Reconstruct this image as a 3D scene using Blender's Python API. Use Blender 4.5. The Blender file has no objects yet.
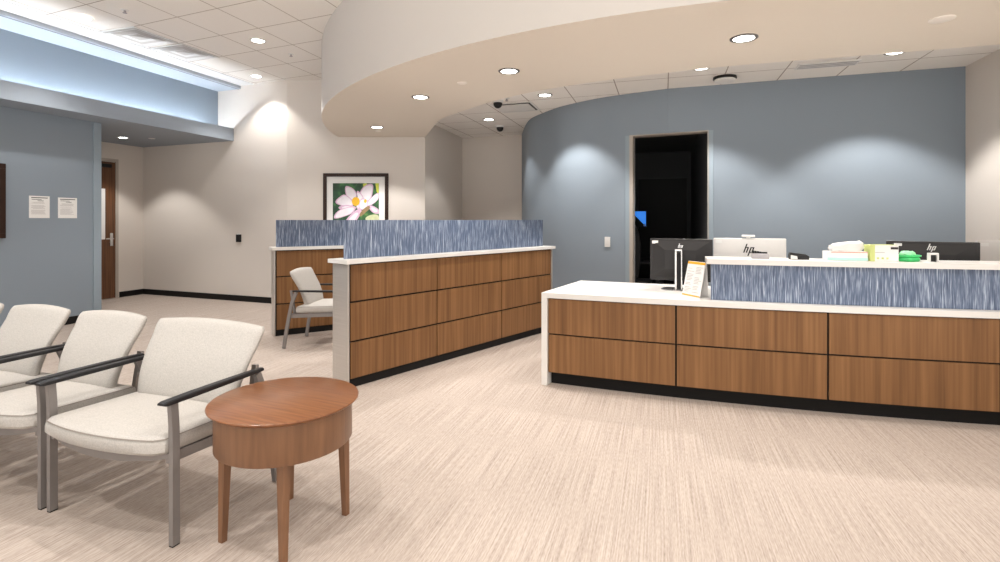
import bpy, bmesh, math, random
from mathutils import Vector, Matrix
random.seed(7)
sc = bpy.context.scene
C = sc.collection
PI = math.pi
R = math.radians

# ------------------------------------------------------------------ helpers
def tag(o, label=None, cat=None, group=None, kind=None):
    if label: o['label'] = label
    if cat: o['category'] = cat
    if group: o['group'] = group
    if kind: o['kind'] = kind
    return o

def empty(name, loc=(0, 0, 0), rz=0.0):
    o = bpy.data.objects.new(name, None)
    o.empty_display_size = .1
    o.location = loc
    o.rotation_euler = (0, 0, rz)
    C.objects.link(o)
    return o

def thing(name, label, cat, loc=(0, 0, 0), rz=0.0, group=None):
    return tag(empty(name, loc, rz), label, cat, group)

def obj(name, bm, mats, parent=None, smooth=False, loc=None, rz=None):
    me = bpy.data.meshes.new(name)
    bmesh.ops.recalc_face_normals(bm, faces=bm.faces[:])
    bm.to_mesh(me)
    bm.free()
    if not isinstance(mats, (list, tuple)): mats = [mats]
    for m in mats: me.materials.append(m)
    if smooth:
        me.shade_smooth()
        try: me.set_sharp_from_angle(angle=R(38))
        except Exception: pass
    o = bpy.data.objects.new(name, me)
    C.objects.link(o)
    if parent is not None: o.parent = parent
    if loc is not None: o.location = loc
    if rz is not None: o.rotation_euler = (0, 0, rz)
    return o

def struct(name, bm, mats, smooth=False):
    return tag(obj(name, bm, mats, None, smooth), kind='structure')

def BM(): return bmesh.new()

def box(bm, x0, x1, y0, y1, z0, z1, bev=0.0, seg=2, mi=0, M=None):
    vs = [bm.verts.new((x, y, z)) for z in (z0, z1) for y in (y0, y1) for x in (x0, x1)]
    q = [(0, 2, 3, 1), (4, 5, 7, 6), (0, 1, 5, 4), (1, 3, 7, 5), (3, 2, 6, 7), (2, 0, 4, 6)]
    fs = [bm.faces.new([vs[i] for i in f]) for f in q]
    for f in fs: f.material_index = mi
    if bev > 0:
        es = list({e for f in fs for e in f.edges})
        r = bmesh.ops.bevel(bm, geom=es, offset=bev, segments=seg, affect='EDGES', profile=.5)
        vs = list({v for f in r['faces'] for v in f.verts} | {v for v in vs if v.is_valid})
        for f in r['faces']: f.material_index = mi
    if M is not None:
        bmesh.ops.transform(bm, matrix=M, verts=[v for v in vs if v.is_valid])
    return bm

def prism(bm, pts, z0, z1, mi=0):
    """closed outline of (x, y) swept from z0 to z1"""
    a = [bm.verts.new((p[0], p[1], z0)) for p in pts]
    b = [bm.verts.new((p[0], p[1], z1)) for p in pts]
    n = len(pts)
    fs = [bm.faces.new(a[::-1]), bm.faces.new(b)]
    for i in range(n):
        j = (i + 1) % n
        fs.append(bm.faces.new((a[i], a[j], b[j], b[i])))
    for f in fs: f.material_index = mi
    return fs

def ribbon(bm, front, back, z0, z1, mi=0):
    """solid between two open polylines of the same length"""
    n = len(front)
    V = [[bm.verts.new((p[0], p[1], z)) for p in L] for L, z in ((front, z0), (front, z1), (back, z0), (back, z1))]
    f0, f1, b0, b1 = V
    fs = []
    for i in range(n - 1):
        fs += [bm.faces.new((f0[i], f0[i+1], f1[i+1], f1[i])), bm.faces.new((b0[i+1], b0[i], b1[i], b1[i+1])),
               bm.faces.new((f1[i], f1[i+1], b1[i+1], b1[i])), bm.faces.new((f0[i+1], f0[i], b0[i], b0[i+1]))]
    fs += [bm.faces.new((f0[0], f1[0], b1[0], b0[0])), bm.faces.new((f0[-1], b0[-1], b1[-1], f1[-1]))]
    for f in fs: f.material_index = mi
    return fs

def offset(pts, d):
    """polyline moved to its left by d"""
    out = []
    n = len(pts)
    for i in range(n):
        a = Vector(pts[max(i - 1, 0)][:2]); b = Vector(pts[min(i + 1, n - 1)][:2])
        t = (b - a).normalized()
        out.append((pts[i][0] - t.y * d, pts[i][1] + t.x * d))
    return out

def loft(bm, rings, cap=True, mi=0, closed=True):
    V = [[bm.verts.new(p) for p in r] for r in rings]
    n = len(rings[0])
    for a, b in zip(V, V[1:]):
        for i in range(n if closed else n - 1):
            j = (i + 1) % n
            bm.faces.new((a[i], a[j], b[j], b[i])).material_index = mi
    if cap:
        bm.faces.new(V[0][::-1]).material_index = mi
        bm.faces.new(V[-1]).material_index = mi

def lathe(bm, prof, n=32, c=(0, 0), mi=0):
    """profile of (r, z) spun about the z axis, closed at both ends"""
    rings = [[(c[0] + r * math.cos(2*PI*i/n), c[1] + r * math.sin(2*PI*i/n), z) for i in range(n)] for r, z in prof]
    loft(bm, rings, True, mi)

def bar(bm, a, b, w, d, side=(1, 0, 0), mi=0, w2=None, d2=None):
    """straight rectangular bar from a to b, width w along side"""
    a = Vector(a); b = Vector(b); t = (b - a).normalized()
    s = Vector(side); s = (s - t * s.dot(t)).normalized(); u = t.cross(s)
    def ring(p, w, d): return [tuple(p + s*x*w/2 + u*y*d/2) for x, y in ((-1, -1), (1, -1), (1, 1), (-1, 1))]
    loft(bm, [ring(a, w, d), ring(b, w2 or w, d2 or d)], True, mi)

def sweep(bm, pts, w, d, side=(1, 0, 0), mi=0):
    """rectangular section carried along a polyline lying across 'side'"""
    P = [Vector(p) for p in pts]; s = Vector(side).normalized(); rings = []
    for i, p in enumerate(P):
        t = (P[min(i+1, len(P)-1)] - P[max(i-1, 0)]).normalized()
        u = t.cross(s).normalized()
        rings.append([tuple(p + s*x*w/2 + u*y*d/2) for x, y in ((-1, -1), (1, -1), (1, 1), (-1, 1))])
    loft(bm, rings, True, mi)

def poly(bm, pts, mi=0):
    f = bm.faces.new([bm.verts.new(p) for p in pts]); f.material_index = mi
    return f

def slab(bm, pts3, n, th, mi=0):
    """flat polygon given a thickness along n"""
    n = Vector(n).normalized() * th
    a = [bm.verts.new(p) for p in pts3]; b = [bm.verts.new(tuple(Vector(p) + n)) for p in pts3]
    k = len(a)
    fs = [bm.faces.new(a), bm.faces.new(b[::-1])] + [bm.faces.new((a[i], b[i], b[(i+1) % k], a[(i+1) % k])) for i in range(k)]
    for f in fs: f.material_index = mi

def copy_tree(o, parent=None):
    c = o.copy(); C.objects.link(c)
    if parent is not None: c.parent = parent
    for ch in [x for x in bpy.data.objects if x.parent == o]:
        copy_tree(ch, c)
    return c

# ------------------------------------------------------------------ materials
def mat(name):
    m = bpy.data.materials.new(name); m.use_nodes = True
    nt = m.node_tree
    return m, nt, nt.nodes['Principled BSDF']

def plain(name, col, rough=.5, metal=0.0, noise=0.0, nscale=40, bump=0.0, spec=.5, coat=0.0):
    m, nt, b = mat(name)
    b.inputs['Roughness'].default_value = rough
    b.inputs['Metallic'].default_value = metal
    b.inputs['Specular IOR Level'].default_value = spec
    b.inputs['Coat Weight'].default_value = coat
    tc = nt.nodes.new('ShaderNodeTexCoord')
    nz = nt.nodes.new('ShaderNodeTexNoise'); nz.inputs['Scale'].default_value = nscale; nz.inputs['Detail'].default_value = 3
    nt.links.new(tc.outputs['Object'], nz.inputs['Vector'])
    mx = nt.nodes.new('ShaderNodeMix'); mx.data_type = 'RGBA'
    k = noise
    mx.inputs[6].default_value = (*[c * (1 - k) for c in col], 1)
    mx.inputs[7].default_value = (*[min(1, c * (1 + k)) for c in col], 1)
    nt.links.new(nz.outputs['Fac'], mx.inputs[0])
    nt.links.new(mx.outputs[2], b.inputs['Base Color'])
    if bump > 0:
        bp = nt.nodes.new('ShaderNodeBump'); bp.inputs['Strength'].default_value = bump; bp.inputs['Distance'].default_value = .002
        nt.links.new(nz.outputs['Fac'], bp.inputs['Height']); nt.links.new(bp.outputs['Normal'], b.inputs['Normal'])
    return m

def emit(name, col, strength):
    m, nt, b = mat(name)
    b.inputs['Base Color'].default_value = (*col, 1)
    b.inputs['Emission Color'].default_value = (*col, 1)
    b.inputs['Emission Strength'].default_value = strength
    return m

def streaks(name, stops, scale, rough=.5, coords='Object', detail=4, bump=.0, rot=0.0, randomise=False, second=None, spec=.5):
    """noise stretched along one axis: grain, weave, brushed metal"""
    m, nt, b = mat(name)
    b.inputs['Roughness'].default_value = rough
    b.inputs['Specular IOR Level'].default_value = spec
    tc = nt.nodes.new('ShaderNodeTexCoord')
    mp0 = nt.nodes.new('ShaderNodeMapping'); mp0.inputs['Rotation'].default_value = (0, 0, rot)
    nt.links.new(tc.outputs[coords], mp0.inputs['Vector'])
    src = mp0.outputs['Vector']
    if randomise:
        oi = nt.nodes.new('ShaderNodeObjectInfo')
        ml = nt.nodes.new('ShaderNodeMath'); ml.operation = 'MULTIPLY'; ml.inputs[1].default_value = 37.0
        nt.links.new(oi.outputs['Random'], ml.inputs[0])
        ad = nt.nodes.new('ShaderNodeVectorMath'); ad.operation = 'ADD'
        nt.links.new(src, ad.inputs[0]); nt.links.new(ml.outputs[0], ad.inputs[1])
        src = ad.outputs[0]
    def layer(sc_, det):
        mp = nt.nodes.new('ShaderNodeMapping'); mp.inputs['Scale'].default_value = sc_
        nt.links.new(src, mp.inputs['Vector'])
        nz = nt.nodes.new('ShaderNodeTexNoise'); nz.inputs['Scale'].default_value = 1; nz.inputs['Detail'].default_value = det
        nt.links.new(mp.outputs['Vector'], nz.inputs['Vector'])
        return nz.outputs['Fac']
    f = layer(scale, detail)
    if second:
        g = layer(second[0], 2)
        mm = nt.nodes.new('ShaderNodeMix'); mm.data_type = 'FLOAT'; mm.inputs[0].default_value = second[1]
        nt.links.new(f, mm.inputs[2]); nt.links.new(g, mm.inputs[3]); f = mm.outputs[0]
    cr = nt.nodes.new('ShaderNodeValToRGB')
    el = cr.color_ramp.elements
    el[0].position, el[0].color = stops[0][0], (*stops[0][1], 1)
    el[1].position, el[1].color = stops[-1][0], (*stops[-1][1], 1)
    for p, c in stops[1:-1]:
        e = el.new(p); e.color = (*c, 1)
    nt.links.new(f, cr.inputs['Fac']); nt.links.new(cr.outputs['Color'], b.inputs['Base Color'])
    if bump > 0:
        bp = nt.nodes.new('ShaderNodeBump'); bp.inputs['Strength'].default_value = bump; bp.inputs['Distance'].default_value = .002
        nt.links.new(f, bp.inputs['Height']); nt.links.new(bp.outputs['Normal'], b.inputs['Normal'])
    return m

def tiles(name, O, A, B, col, line, w=.012):
    """lay-in ceiling grid: A and B are one tile's two edges"""
    m, nt, b = mat(name)
    b.inputs['Roughness'].default_value = .9
    b.inputs['Specular IOR Level'].default_value = .2
    tc = nt.nodes.new('ShaderNodeTexCoord')
    sb = nt.nodes.new('ShaderNodeVectorMath'); sb.operation = 'SUBTRACT'; sb.inputs[1].default_value = (O[0], O[1], 0)
    nt.links.new(tc.outputs['Object'], sb.inputs[0])
    det = A[0]*B[1] - A[1]*B[0]
    rows = ((B[1]/det, -B[0]/det, 0), (-A[1]/det, A[0]/det, 0))
    prev = None
    for r in rows:
        d = nt.nodes.new('ShaderNodeVectorMath'); d.operation = 'DOT_PRODUCT'; d.inputs[1].default_value = r
        nt.links.new(sb.outputs[0], d.inputs[0])
        pp = nt.nodes.new('ShaderNodeMath'); pp.operation = 'PINGPONG'; pp.inputs[1].default_value = .5
        nt.links.new(d.outputs['Value'], pp.inputs[0])
        lt = nt.nodes.new('ShaderNodeMath'); lt.operation = 'LESS_THAN'; lt.inputs[1].default_value = w / .62 / 2
        nt.links.new(pp.outputs[0], lt.inputs[0])
        if prev is None: prev = lt.outputs[0]
        else:
            mx = nt.nodes.new('ShaderNodeMath'); mx.operation = 'MAXIMUM'
            nt.links.new(prev, mx.inputs[0]); nt.links.new(lt.outputs[0], mx.inputs[1]); prev = mx.outputs[0]
    nz = nt.nodes.new('ShaderNodeTexNoise'); nz.inputs['Scale'].default_value = 120; nz.inputs['Detail'].default_value = 3
    nt.links.new(tc.outputs['Object'], nz.inputs['Vector'])
    c0 = nt.nodes.new('ShaderNodeMix'); c0.data_type = 'RGBA'
    c0.inputs[6].default_value = (*[c*.92 for c in col], 1); c0.inputs[7].default_value = (*[min(1, c*1.06) for c in col], 1)
    nt.links.new(nz.outputs['Fac'], c0.inputs[0])
    c1 = nt.nodes.new('ShaderNodeMix'); c1.data_type = 'RGBA'
    nt.links.new(prev, c1.inputs[0]); nt.links.new(c0.outputs[2], c1.inputs[6]); c1.inputs[7].default_value = (*line, 1)
    nt.links.new(c1.outputs[2], b.inputs['Base Color'])
    return m

BEIGE = (.66, .605, .55)
M_beige = plain('beige_wall_vinyl', BEIGE, .75, noise=.03, nscale=180, bump=.15)
M_soff = plain('soffit_paint', (.76, .69, .60), .8, noise=.015, nscale=60)
M_band = plain('band_wall_paint', (.60, .565, .53), .75, noise=.02, nscale=120)
M_blue = plain('blue_wall_vinyl', (.230, .273, .318), .65, noise=.04, nscale=180, bump=.15)
M_covew = plain('cove_white_paint', (.80, .80, .80), .8, noise=.01)
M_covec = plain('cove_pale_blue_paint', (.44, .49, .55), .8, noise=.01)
M_lip = plain('ceiling_lip_paint', (.20, .20, .21), .7, noise=.01)
M_fascia = plain('fascia_grey_paint', (.285, .325, .375), .7, noise=.015)
M_black = plain('black_rubber', (.009, .008, .0075), .6, noise=.1, spec=.2)
M_frame = plain('door_frame_paint', (.42, .37, .32), .45, noise=.02)
M_guard = plain('corner_guard_vinyl', (.27, .33, .38), .5, noise=.02)
M_dark = plain('unlit_room_shade', (.09, .09, .095), .8, noise=.03)  # the room's darkness is put into its wall, floor and ceiling colour
M_floor = streaks('woven_carpet', [(.30, (.255, .203, .168)), (.43, (.375, .31, .265)), (.56, (.46, .388, .335)), (.70, (.53, .455, .40))],
                  (140, 1.6, 1), .8, rot=R(17.1), detail=5, bump=.15, second=((190, 26, 1), .40), spec=.25)
WOOD = [(.25, (.125, .058, .023)), (.45, (.200, .095, .037)), (.6, (.252, .124, .050)), (.78, (.32, .165, .070))]
M_wood = streaks('walnut_veneer', WOOD, (42, 42, .9), .45, randomise=True, spec=.28, detail=3, second=((10, 10, .35), .35))
M_twood = streaks('cherry_table_wood', [(.3, (.16, .058, .022)), (.5, (.215, .084, .032)), (.72, (.265, .11, .045))], (5, 70, 5), .28, detail=3)
M_tapron = streaks('cherry_apron_wood', [(.3, (.155, .072, .034)), (.5, (.195, .092, .044)), (.72, (.23, .112, .054))], (40, 40, 3), .4, detail=3)
M_ddoor = streaks('dark_door_veneer', [(.3, (.075, .028, .011)), (.5, (.125, .05, .019)), (.72, (.17, .073, .030))], (60, 60, 1.2), .4, detail=3)
M_white = plain('white_solid_surface', (.78, .755, .72), .3, noise=.015, nscale=90)
M_steel = streaks('brushed_steel', [(.3, (.50, .465, .43)), (.7, (.56, .525, .485))], (3, 3, 160), .32, detail=2)
M_steel.node_tree.nodes['Principled BSDF'].inputs['Metallic'].default_value = .45
def resin(name, tr):
    m = streaks(name, [(.30, (.045, .065, .115)), (.45, (.085, .12, .20)), (.55, (.18, .225, .32)), (.63, (.42, .49, .60)), (.76, (.74, .78, .85))],
                (210, 210, 9), .35, detail=2, second=((80, 80, 4), .34))
    return m
M_resin = resin('blue_streaked_resin', 0)
M_fabric = plain('oatmeal_fabric', (.455, .428, .395), .9, noise=.28, nscale=170, bump=.5, spec=.2)
M_seam = plain('fabric_seam', (.22, .19, .165), .9, noise=.05)
M_legm = plain('taupe_metal', (.235, .215, .205), .42, metal=.3, noise=.03)
M_arm = plain('black_urethane', (.014, .0135, .015), .45, noise=.1, spec=.35)
M_lens = emit('lamp_lens', (1, .97, .92), 14)
M_lens_off = plain('lamp_cover', (.88, .82, .75), .5)
M_trimr = plain('lamp_trim', (.16, .15, .145), .4, metal=.3)
M_led = emit('led_strip', (.90, .95, 1.0), 55)
M_wplast = plain('white_plastic', (.74, .73, .71), .4, noise=.01)
M_bplast = plain('black_plastic', (.014, .013, .013), .5, noise=.08, spec=.3)
M_bplast2 = plain('charcoal_plastic', (.022, .020, .020), .5, noise=.08, spec=.4)
M_splast = plain('silver_plastic', (.68, .655, .63), .38, metal=.15, noise=.01)
M_chrome = plain('satin_chrome', (.68, .67, .66), .25, metal=.9)
M_gplast = plain('grey_plastic', (.36, .34, .35), .45, noise=.02)
M_lgrey = plain('light_grey_metal', (.56, .53, .50), .5, noise=.02)
M_paper = plain('white_paper', (.80, .79, .77), .85, noise=.02)
M_ink = plain('printed_ink', (.04, .035, .035), .8)
M_greytxt = plain('printed_grey_text', (.42, .40, .39), .85)
M_yellow = plain('yellow_print', (.80, .40, .02), .7)
M_teal = plain('teal_print', (.45, .72, .67), .6)
M_red = plain('coral_print', (.78, .32, .22), .6)
M_lime = plain('lime_print', (.56, .62, .22), .6)
M_green = plain('bright_green_plastic', (.05, .55, .16), .35)
M_lgreen = plain('light_green_plastic', (.35, .80, .45), .4)
M_screen_blue = emit('lit_monitor_screen', (.03, .17, .60), 1.1)
M_pframe = plain('dark_wood_frame', (.030, .014, .009), .45, noise=.15, spec=.25)
M_glassless = plain('dark_screen', (.01, .01, .012), .2)

# ------------------------------------------------------------------ room plan (metres; the camera stands at the origin, eye 1.40 m)
D = Vector((.2941, .9558))                 # the direction the side walls run
Z1, Z2, Z3 = 3.715, 3.05, 2.773            # main ceiling, ceiling behind the desk, soffits
def along(p, t): return (p[0] + D.x*t, p[1] + D.y*t)

def resample(P, n):
    Ls = [0]
    for a, b in zip(P, P[1:]): Ls.append(Ls[-1] + math.dist(a, b))
    out = []
    for i in range(n):
        s = Ls[-1] * i / (n - 1); k = 0
        while k < len(P) - 2 and Ls[k+1] < s: k += 1
        u = (s - Ls[k]) / (Ls[k+1] - Ls[k])
        p0, p1, p2, p3 = P[max(k-1, 0)], P[k], P[k+1], P[min(k+2, len(P)-1)]
        out.append(tuple(.5*((2*p1[j]) + (-p0[j]+p2[j])*u + (2*p0[j]-5*p1[j]+4*p2[j]-p3[j])*u*u + (-p0[j]+3*p1[j]-3*p2[j]+p3[j])*u**3) for j in (0, 1)))
    return out

# floor
bm = BM(); box(bm, -11, 7.5, -1.2, 14, -.1, 0); struct('floor', bm, M_floor)

# left wall (blue) with its free end, and the fascia soffit over it
E = (-5.6647, 7.372)
bm = BM()
front = [along(E, -11), E]
ribbon(bm, front, [(p[0] - .9558*.15, p[1] + .2941*.15) for p in front], 0, Z3 + .01)
struct('wall_left', bm, M_blue)
bm = BM()
fr = [along(E, -11), along(E, .0)]
off = lambda L, d: [(p[0] + .9558*d, p[1] - .2941*d) for p in L]
ribbon(bm, off(fr, .008), fr, 0, .10); struct('baseboard_left', bm, M_black)
bm = BM()
g = [along(E, -.10), along(E, .004)]
ribbon(bm, off(g, .014), off(g, -.156), .10, Z3 - .005)
struct('trim_1', bm, M_guard)

# alcove wall with the door, back wall of the alcove, wall with the picture
K = (-6.75, 9.84)                           # alcove corner
Q = (-3.52, 8.60)                           # corner by the picture
S = (-1.24, 8.60); T = (-.758, 10.46)
bm = BM()
a = along(K, -7)
ribbon(bm, [a, K], [(a[0] - .2, a[1]), (K[0] - .2, K[1])], 0, Z1); struct('wall_alcove', bm, M_beige)
bm = BM(); ribbon(bm, [K, Q], [(K[0] - .05, K[1] + .15), (Q[0], Q[1] + .15)], 0, Z1 + .05); struct('wall_back', bm, M_beige)
bm = BM(); ribbon(bm, [Q, S], [(Q[0], Q[1] + .15), (S[0] - .1, S[1] + .15)], 0, Z1 + .05); struct('wall_picture', bm, M_beige)
bm = BM(); ribbon(bm, [S, T], [(S[0] - .12, S[1] + .05), (T[0] - .12, T[1] + .15)], 0, Z1); struct('wall_passage', bm, M_beige)
bm = BM()
T2 = (1.3, 10.46 - .342*2.058)
ribbon(bm, [T, T2], [(T[0] - .1, T[1] + .15), (T2[0], T2[1] + .15)], 0, Z1); struct('wall_rear', bm, M_beige)
def inset(a, b, d=.008):
    a = Vector(a); b = Vector(b); t = (b - a).normalized(); n = Vector((t.y, -t.x)) * d
    return [tuple(a + n), tuple(b + n)]
for nm, a, b in (('baseboard_back', K, Q), ('baseboard_picture', Q, S), ('baseboard_passage', S, T), ('baseboard_rear', T, T2)):
    bm = BM(); ribbon(bm, inset(a, b), [a, b], 0, .10); struct(nm, bm, M_black)
doorY = lambda y: (K[0] - .3077*(K[1] - y), y)
bm = BM(); ribbon(bm, inset(doorY(9.40), K), [doorY(9.40), K], 0, .10); struct('baseboard_alcove', bm, M_black)

# blue curved wall behind the desk, with the doorway
cw = [(.42, 10.02), (.43, 9.5), (.444, 9.08), (.478, 8.62), (.55, 8.30), (.66, 8.03), (.85, 7.62), (1.082, 7.314), (1.32, 7.06), (1.579, 6.859), (1.718, 6.771)]
cd = [(1.718, 6.771), (2.109, 6.535), (2.554, 6.386)]
cr = [(2.554, 6.386), (3.277, 6.140), (5.0, 5.582)]
cw = resample(cw, 60)
bm = BM(); ribbon(bm, cw, offset(cw, .14), 0, Z2 + .02); struct('wall_curved', bm, M_blue, True)
bm = BM(); ribbon(bm, cd, offset(cd, .14), 2.50, Z2 + .02); struct('wall_above_doorway', bm, M_blue)
bm = BM(); ribbon(bm, cr, offset(cr, .14), 0, Z2 + .02); struct('wall_desk', bm, M_blue)
bm = BM(); ribbon(bm, offset(cw, -.008), cw, 0, .10); struct('baseboard_curved', bm, M_black)
bm = BM(); ribbon(bm, offset(cr, -.008), cr, 0, .10); struct('baseboard_desk', bm, M_black)
RW = along((5.0, 5.59), -3.6)
bm = BM(); ribbon(bm, [(5.0, 5.59), RW], [(5.15, 5.65), (RW[0] + .15, RW[1])], 0, Z1); struct('wall_right', bm, M_beige)
bm = BM(); ribbon(bm, [(4.992, 5.588), (RW[0] - .008, RW[1])], [(5.0, 5.59), RW], 0, .10); struct('baseboard_right', bm, M_black)
# steel door frame and the vinyl guards either side of it
ddir = (Vector(cd[2]) - Vector(cd[0])).normalized(); dn = Vector((-ddir.y, ddir.x))
def dp(s, d): v = Vector(cd[0]) + ddir*s + dn*d; return (v.x, v.y)
Ld = (Vector(cd[2]) - Vector(cd[0])).length
bm = BM()
for s0, s1 in ((-.03, .012), (Ld - .004, Ld + .008)):
    prism(bm, [dp(s0, -.012), dp(s1, -.012), dp(s1, .16), dp(s0, .16)], 0, 2.50)
prism(bm, [dp(-.03, -.012), dp(Ld + .01, -.012), dp(Ld + .01, .16), dp(-.03, .16)], 2.488, 2.503)
tag(struct('door_1', bm, M_frame), 'beige steel frame of the open doorway')
bm = BM()
prism(bm, [dp(-.085, -.002), dp(-.03, -.008), dp(-.03, .0), dp(-.085, .03)], .1, 2.50); struct('trim_2', bm, M_guard)
bm = BM()
prism(bm, [dp(Ld + .01, -.014), dp(Ld + .06, -.010), dp(Ld + .06, .02), dp(Ld + .01, .02)], .1, 2.50); struct('trim_3', bm, M_guard)

# the unlit room beyond the doorway; its walls run the way the side walls do
o1 = (2.62, 6.53); o2 = along(o1, 3.85)
def od(t, l): return (o1[0] + D.x*t - .9558*l, o1[1] + D.y*t + .2941*l)
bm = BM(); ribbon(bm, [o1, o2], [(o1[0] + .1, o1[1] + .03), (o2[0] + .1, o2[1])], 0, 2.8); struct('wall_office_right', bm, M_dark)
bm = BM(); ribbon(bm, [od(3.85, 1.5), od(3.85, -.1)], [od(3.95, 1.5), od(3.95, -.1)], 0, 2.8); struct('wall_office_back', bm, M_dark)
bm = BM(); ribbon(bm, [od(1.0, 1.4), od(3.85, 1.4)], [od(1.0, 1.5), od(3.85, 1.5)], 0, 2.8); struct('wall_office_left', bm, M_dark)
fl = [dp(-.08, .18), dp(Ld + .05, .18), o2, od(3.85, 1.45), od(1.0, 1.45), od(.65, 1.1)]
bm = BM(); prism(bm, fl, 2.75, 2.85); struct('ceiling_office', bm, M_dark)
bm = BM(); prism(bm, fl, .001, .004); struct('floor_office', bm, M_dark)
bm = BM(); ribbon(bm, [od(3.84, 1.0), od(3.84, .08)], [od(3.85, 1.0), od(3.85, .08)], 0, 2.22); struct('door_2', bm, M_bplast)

# ---- ceilings
tA, tB = (.1776, .588), (.5876, -.2431)
M_tile = tiles('ceiling_tile_grid', (-2.917, 6.277), tA, tB, (.88, .845, .80), (.46, .40, .35), .012)
dd, cc = (.3, .954), (.954, -.3)
o2 = (cc[0]*.053 + dd[0]*6.35, cc[1]*.053 + dd[1]*6.35)
M_tile2 = tiles('ceiling_tile_grid_desk', o2, (dd[0]*.612, dd[1]*.612), (cc[0]*.612, cc[1]*.612), (.88, .845, .80), (.38, .32, .28), .013)
LIP = (-4.51, 9.02)
lip = lambda y, d=0: (LIP[0] + .3077*(y - LIP[1]) + d, y)
bm = BM(); prism(bm, [lip(-1.9), (7.5, -1.9), (7.5, 12), lip(12)], Z1, Z1 + .1); struct('ceiling', bm, M_tile)
bm = BM(); prism(bm, [lip(-5), lip(-5, .37), lip(9.0, .37), lip(9.0)], Z1 - .006, Z1 + .001); struct('ceiling_border', bm, M_covew)
bm = BM(); prism(bm, [lip(-5, -.004), lip(-5, .014), lip(9.04, .014), lip(9.04, -.004)], 3.655, Z1 - .014); struct('trim_4', bm, M_lip)
bm = BM(); prism(bm, [lip(-5, -.004), lip(-5, .004), lip(9.04, .004), lip(9.04, -.004)], Z1 - .014, Z1 - .006); struct('trim_shadow_line', bm, M_black)  # black strip painted in for the shadow reveal above the lip
FA = (-4.61, 9.04)
fas = lambda y, d=0: (FA[0] + .3204*(y - FA[1]) + d, y)
CB = (-4.955, 9.185)
cbk = lambda y, d=0: (CB[0] + .3077*(y - CB[1]) + d, y)
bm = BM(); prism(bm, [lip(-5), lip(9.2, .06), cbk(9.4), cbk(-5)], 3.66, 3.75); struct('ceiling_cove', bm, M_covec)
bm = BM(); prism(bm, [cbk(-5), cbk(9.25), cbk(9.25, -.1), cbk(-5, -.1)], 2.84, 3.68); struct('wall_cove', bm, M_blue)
bm = BM()
prism(bm, [fas(-5), fas(9.04), (-6.75, 9.86), (-7.1, 9.86), (-11, -5)], Z3, Z3 + .07)
struct('ceiling_left_soffit', bm, M_fascia)
bm = BM()
prism(bm, [fas(-5, .001), fas(9.04, .001), fas(9.06, -.03), fas(-5, -.03)], Z3 - .001, 2.985)
struct('trim_6', bm, M_fascia)
bm = BM(); prism(bm, [fas(-1.5, -.23), fas(8.90, -.23), fas(8.90, -.20), fas(-1.5, -.20)], 2.845, 2.87)
tag(obj('led_strip', bm, M_led), 'cool white light strip glowing in the blue cove at upper left', 'light strip')

# curved soffit ring
Cc, Rr = (3.04, 8.73), 5.71
outer = []
for i in range(61):
    t = R(181.4) + (R(270) - R(181.4)) * i / 60
    outer.append((Cc[0] + Rr*math.cos(t), Cc[1] + Rr*math.sin(t)))
outer += [(3.8, 3.02), (4.6, 3.0)]
inner0 = [(-1.24, 8.6), (-1.10, 8.10), (-.96, 7.58), (-.80, 7.07), (-.50, 6.60), (-.17, 6.13), (.22, 5.69), (.656, 5.346), (1.118, 5.07), (1.565, 4.845), (2.03, 4.647), (2.528, 4.486), (3.085, 4.325), (3.77, 4.11), (4.6, 3.86)]
outer = resample(outer, 64); inner = resample(inner0, 64)
outer[0] = (outer[0][0], 8.6)
bm = BM(); fs = ribbon(bm, outer, inner, Z3, Z1 + .01)
for f in fs[0:-2:4]: f.material_index = 1
struct('ceiling_curved_soffit', bm, [M_soff, M_band], True)
bm = BM()
mid = [((a[0]+b[0])/2, (a[1]+b[1])/2) for a, b in zip(outer, inner)]
prism(bm, mid + [(5.2, 3.5), (5.3, 6.3), (2.0, 10.3), (1.0, 10.6), (-.8, 10.7), (-1.4, 8.7)], Z2, Z2 + .06)
struct('ceiling_desk', bm, M_tile2)

# ------------------------------------------------------------------ door in the alcove
dr = thing('alcove_door', 'dark brown wood door with narrow glass strip in the beige alcove', 'door', (*doorY(8.42), 0), math.atan2(D.y, D.x))
dr['kind'] = 'structure'
bm = BM(); box(bm, 0, .948, -.012, .02, .01, 2.43, .002); obj('door_leaf', bm, M_ddoor, dr)
bm = BM()
box(bm, .950, 1.0, -.02, .03, 0, 2.49); box(bm, -.05, -.002, -.02, .03, 0, 2.49); box(bm, -.002, .95, -.02, .03, 2.44, 2.49)
obj('door_frame', bm, M_frame, dr)
bm = BM(); box(bm, .62, .768, -.015, -.011, 1.06, 1.95); obj('vision_panel', bm, M_wplast, dr)
bm = BM(); box(bm, .60, .86, -.05, -.0125, 2.33, 2.39, .006); obj('door_closer', bm, M_bplast, dr)
bm = BM(); box(bm, .85, .905, -.02, -.0125, .94, 1.17, .004); bar(bm, (.875, -.02, 1.07), (.875, -.06, 1.07), .02, .02); bar(bm, (.885, -.06, 1.07), (.76, -.06, 1.07), .02, .02, (0, 0, 1))
obj('door_handle', bm, M_chrome, dr, False)

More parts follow.
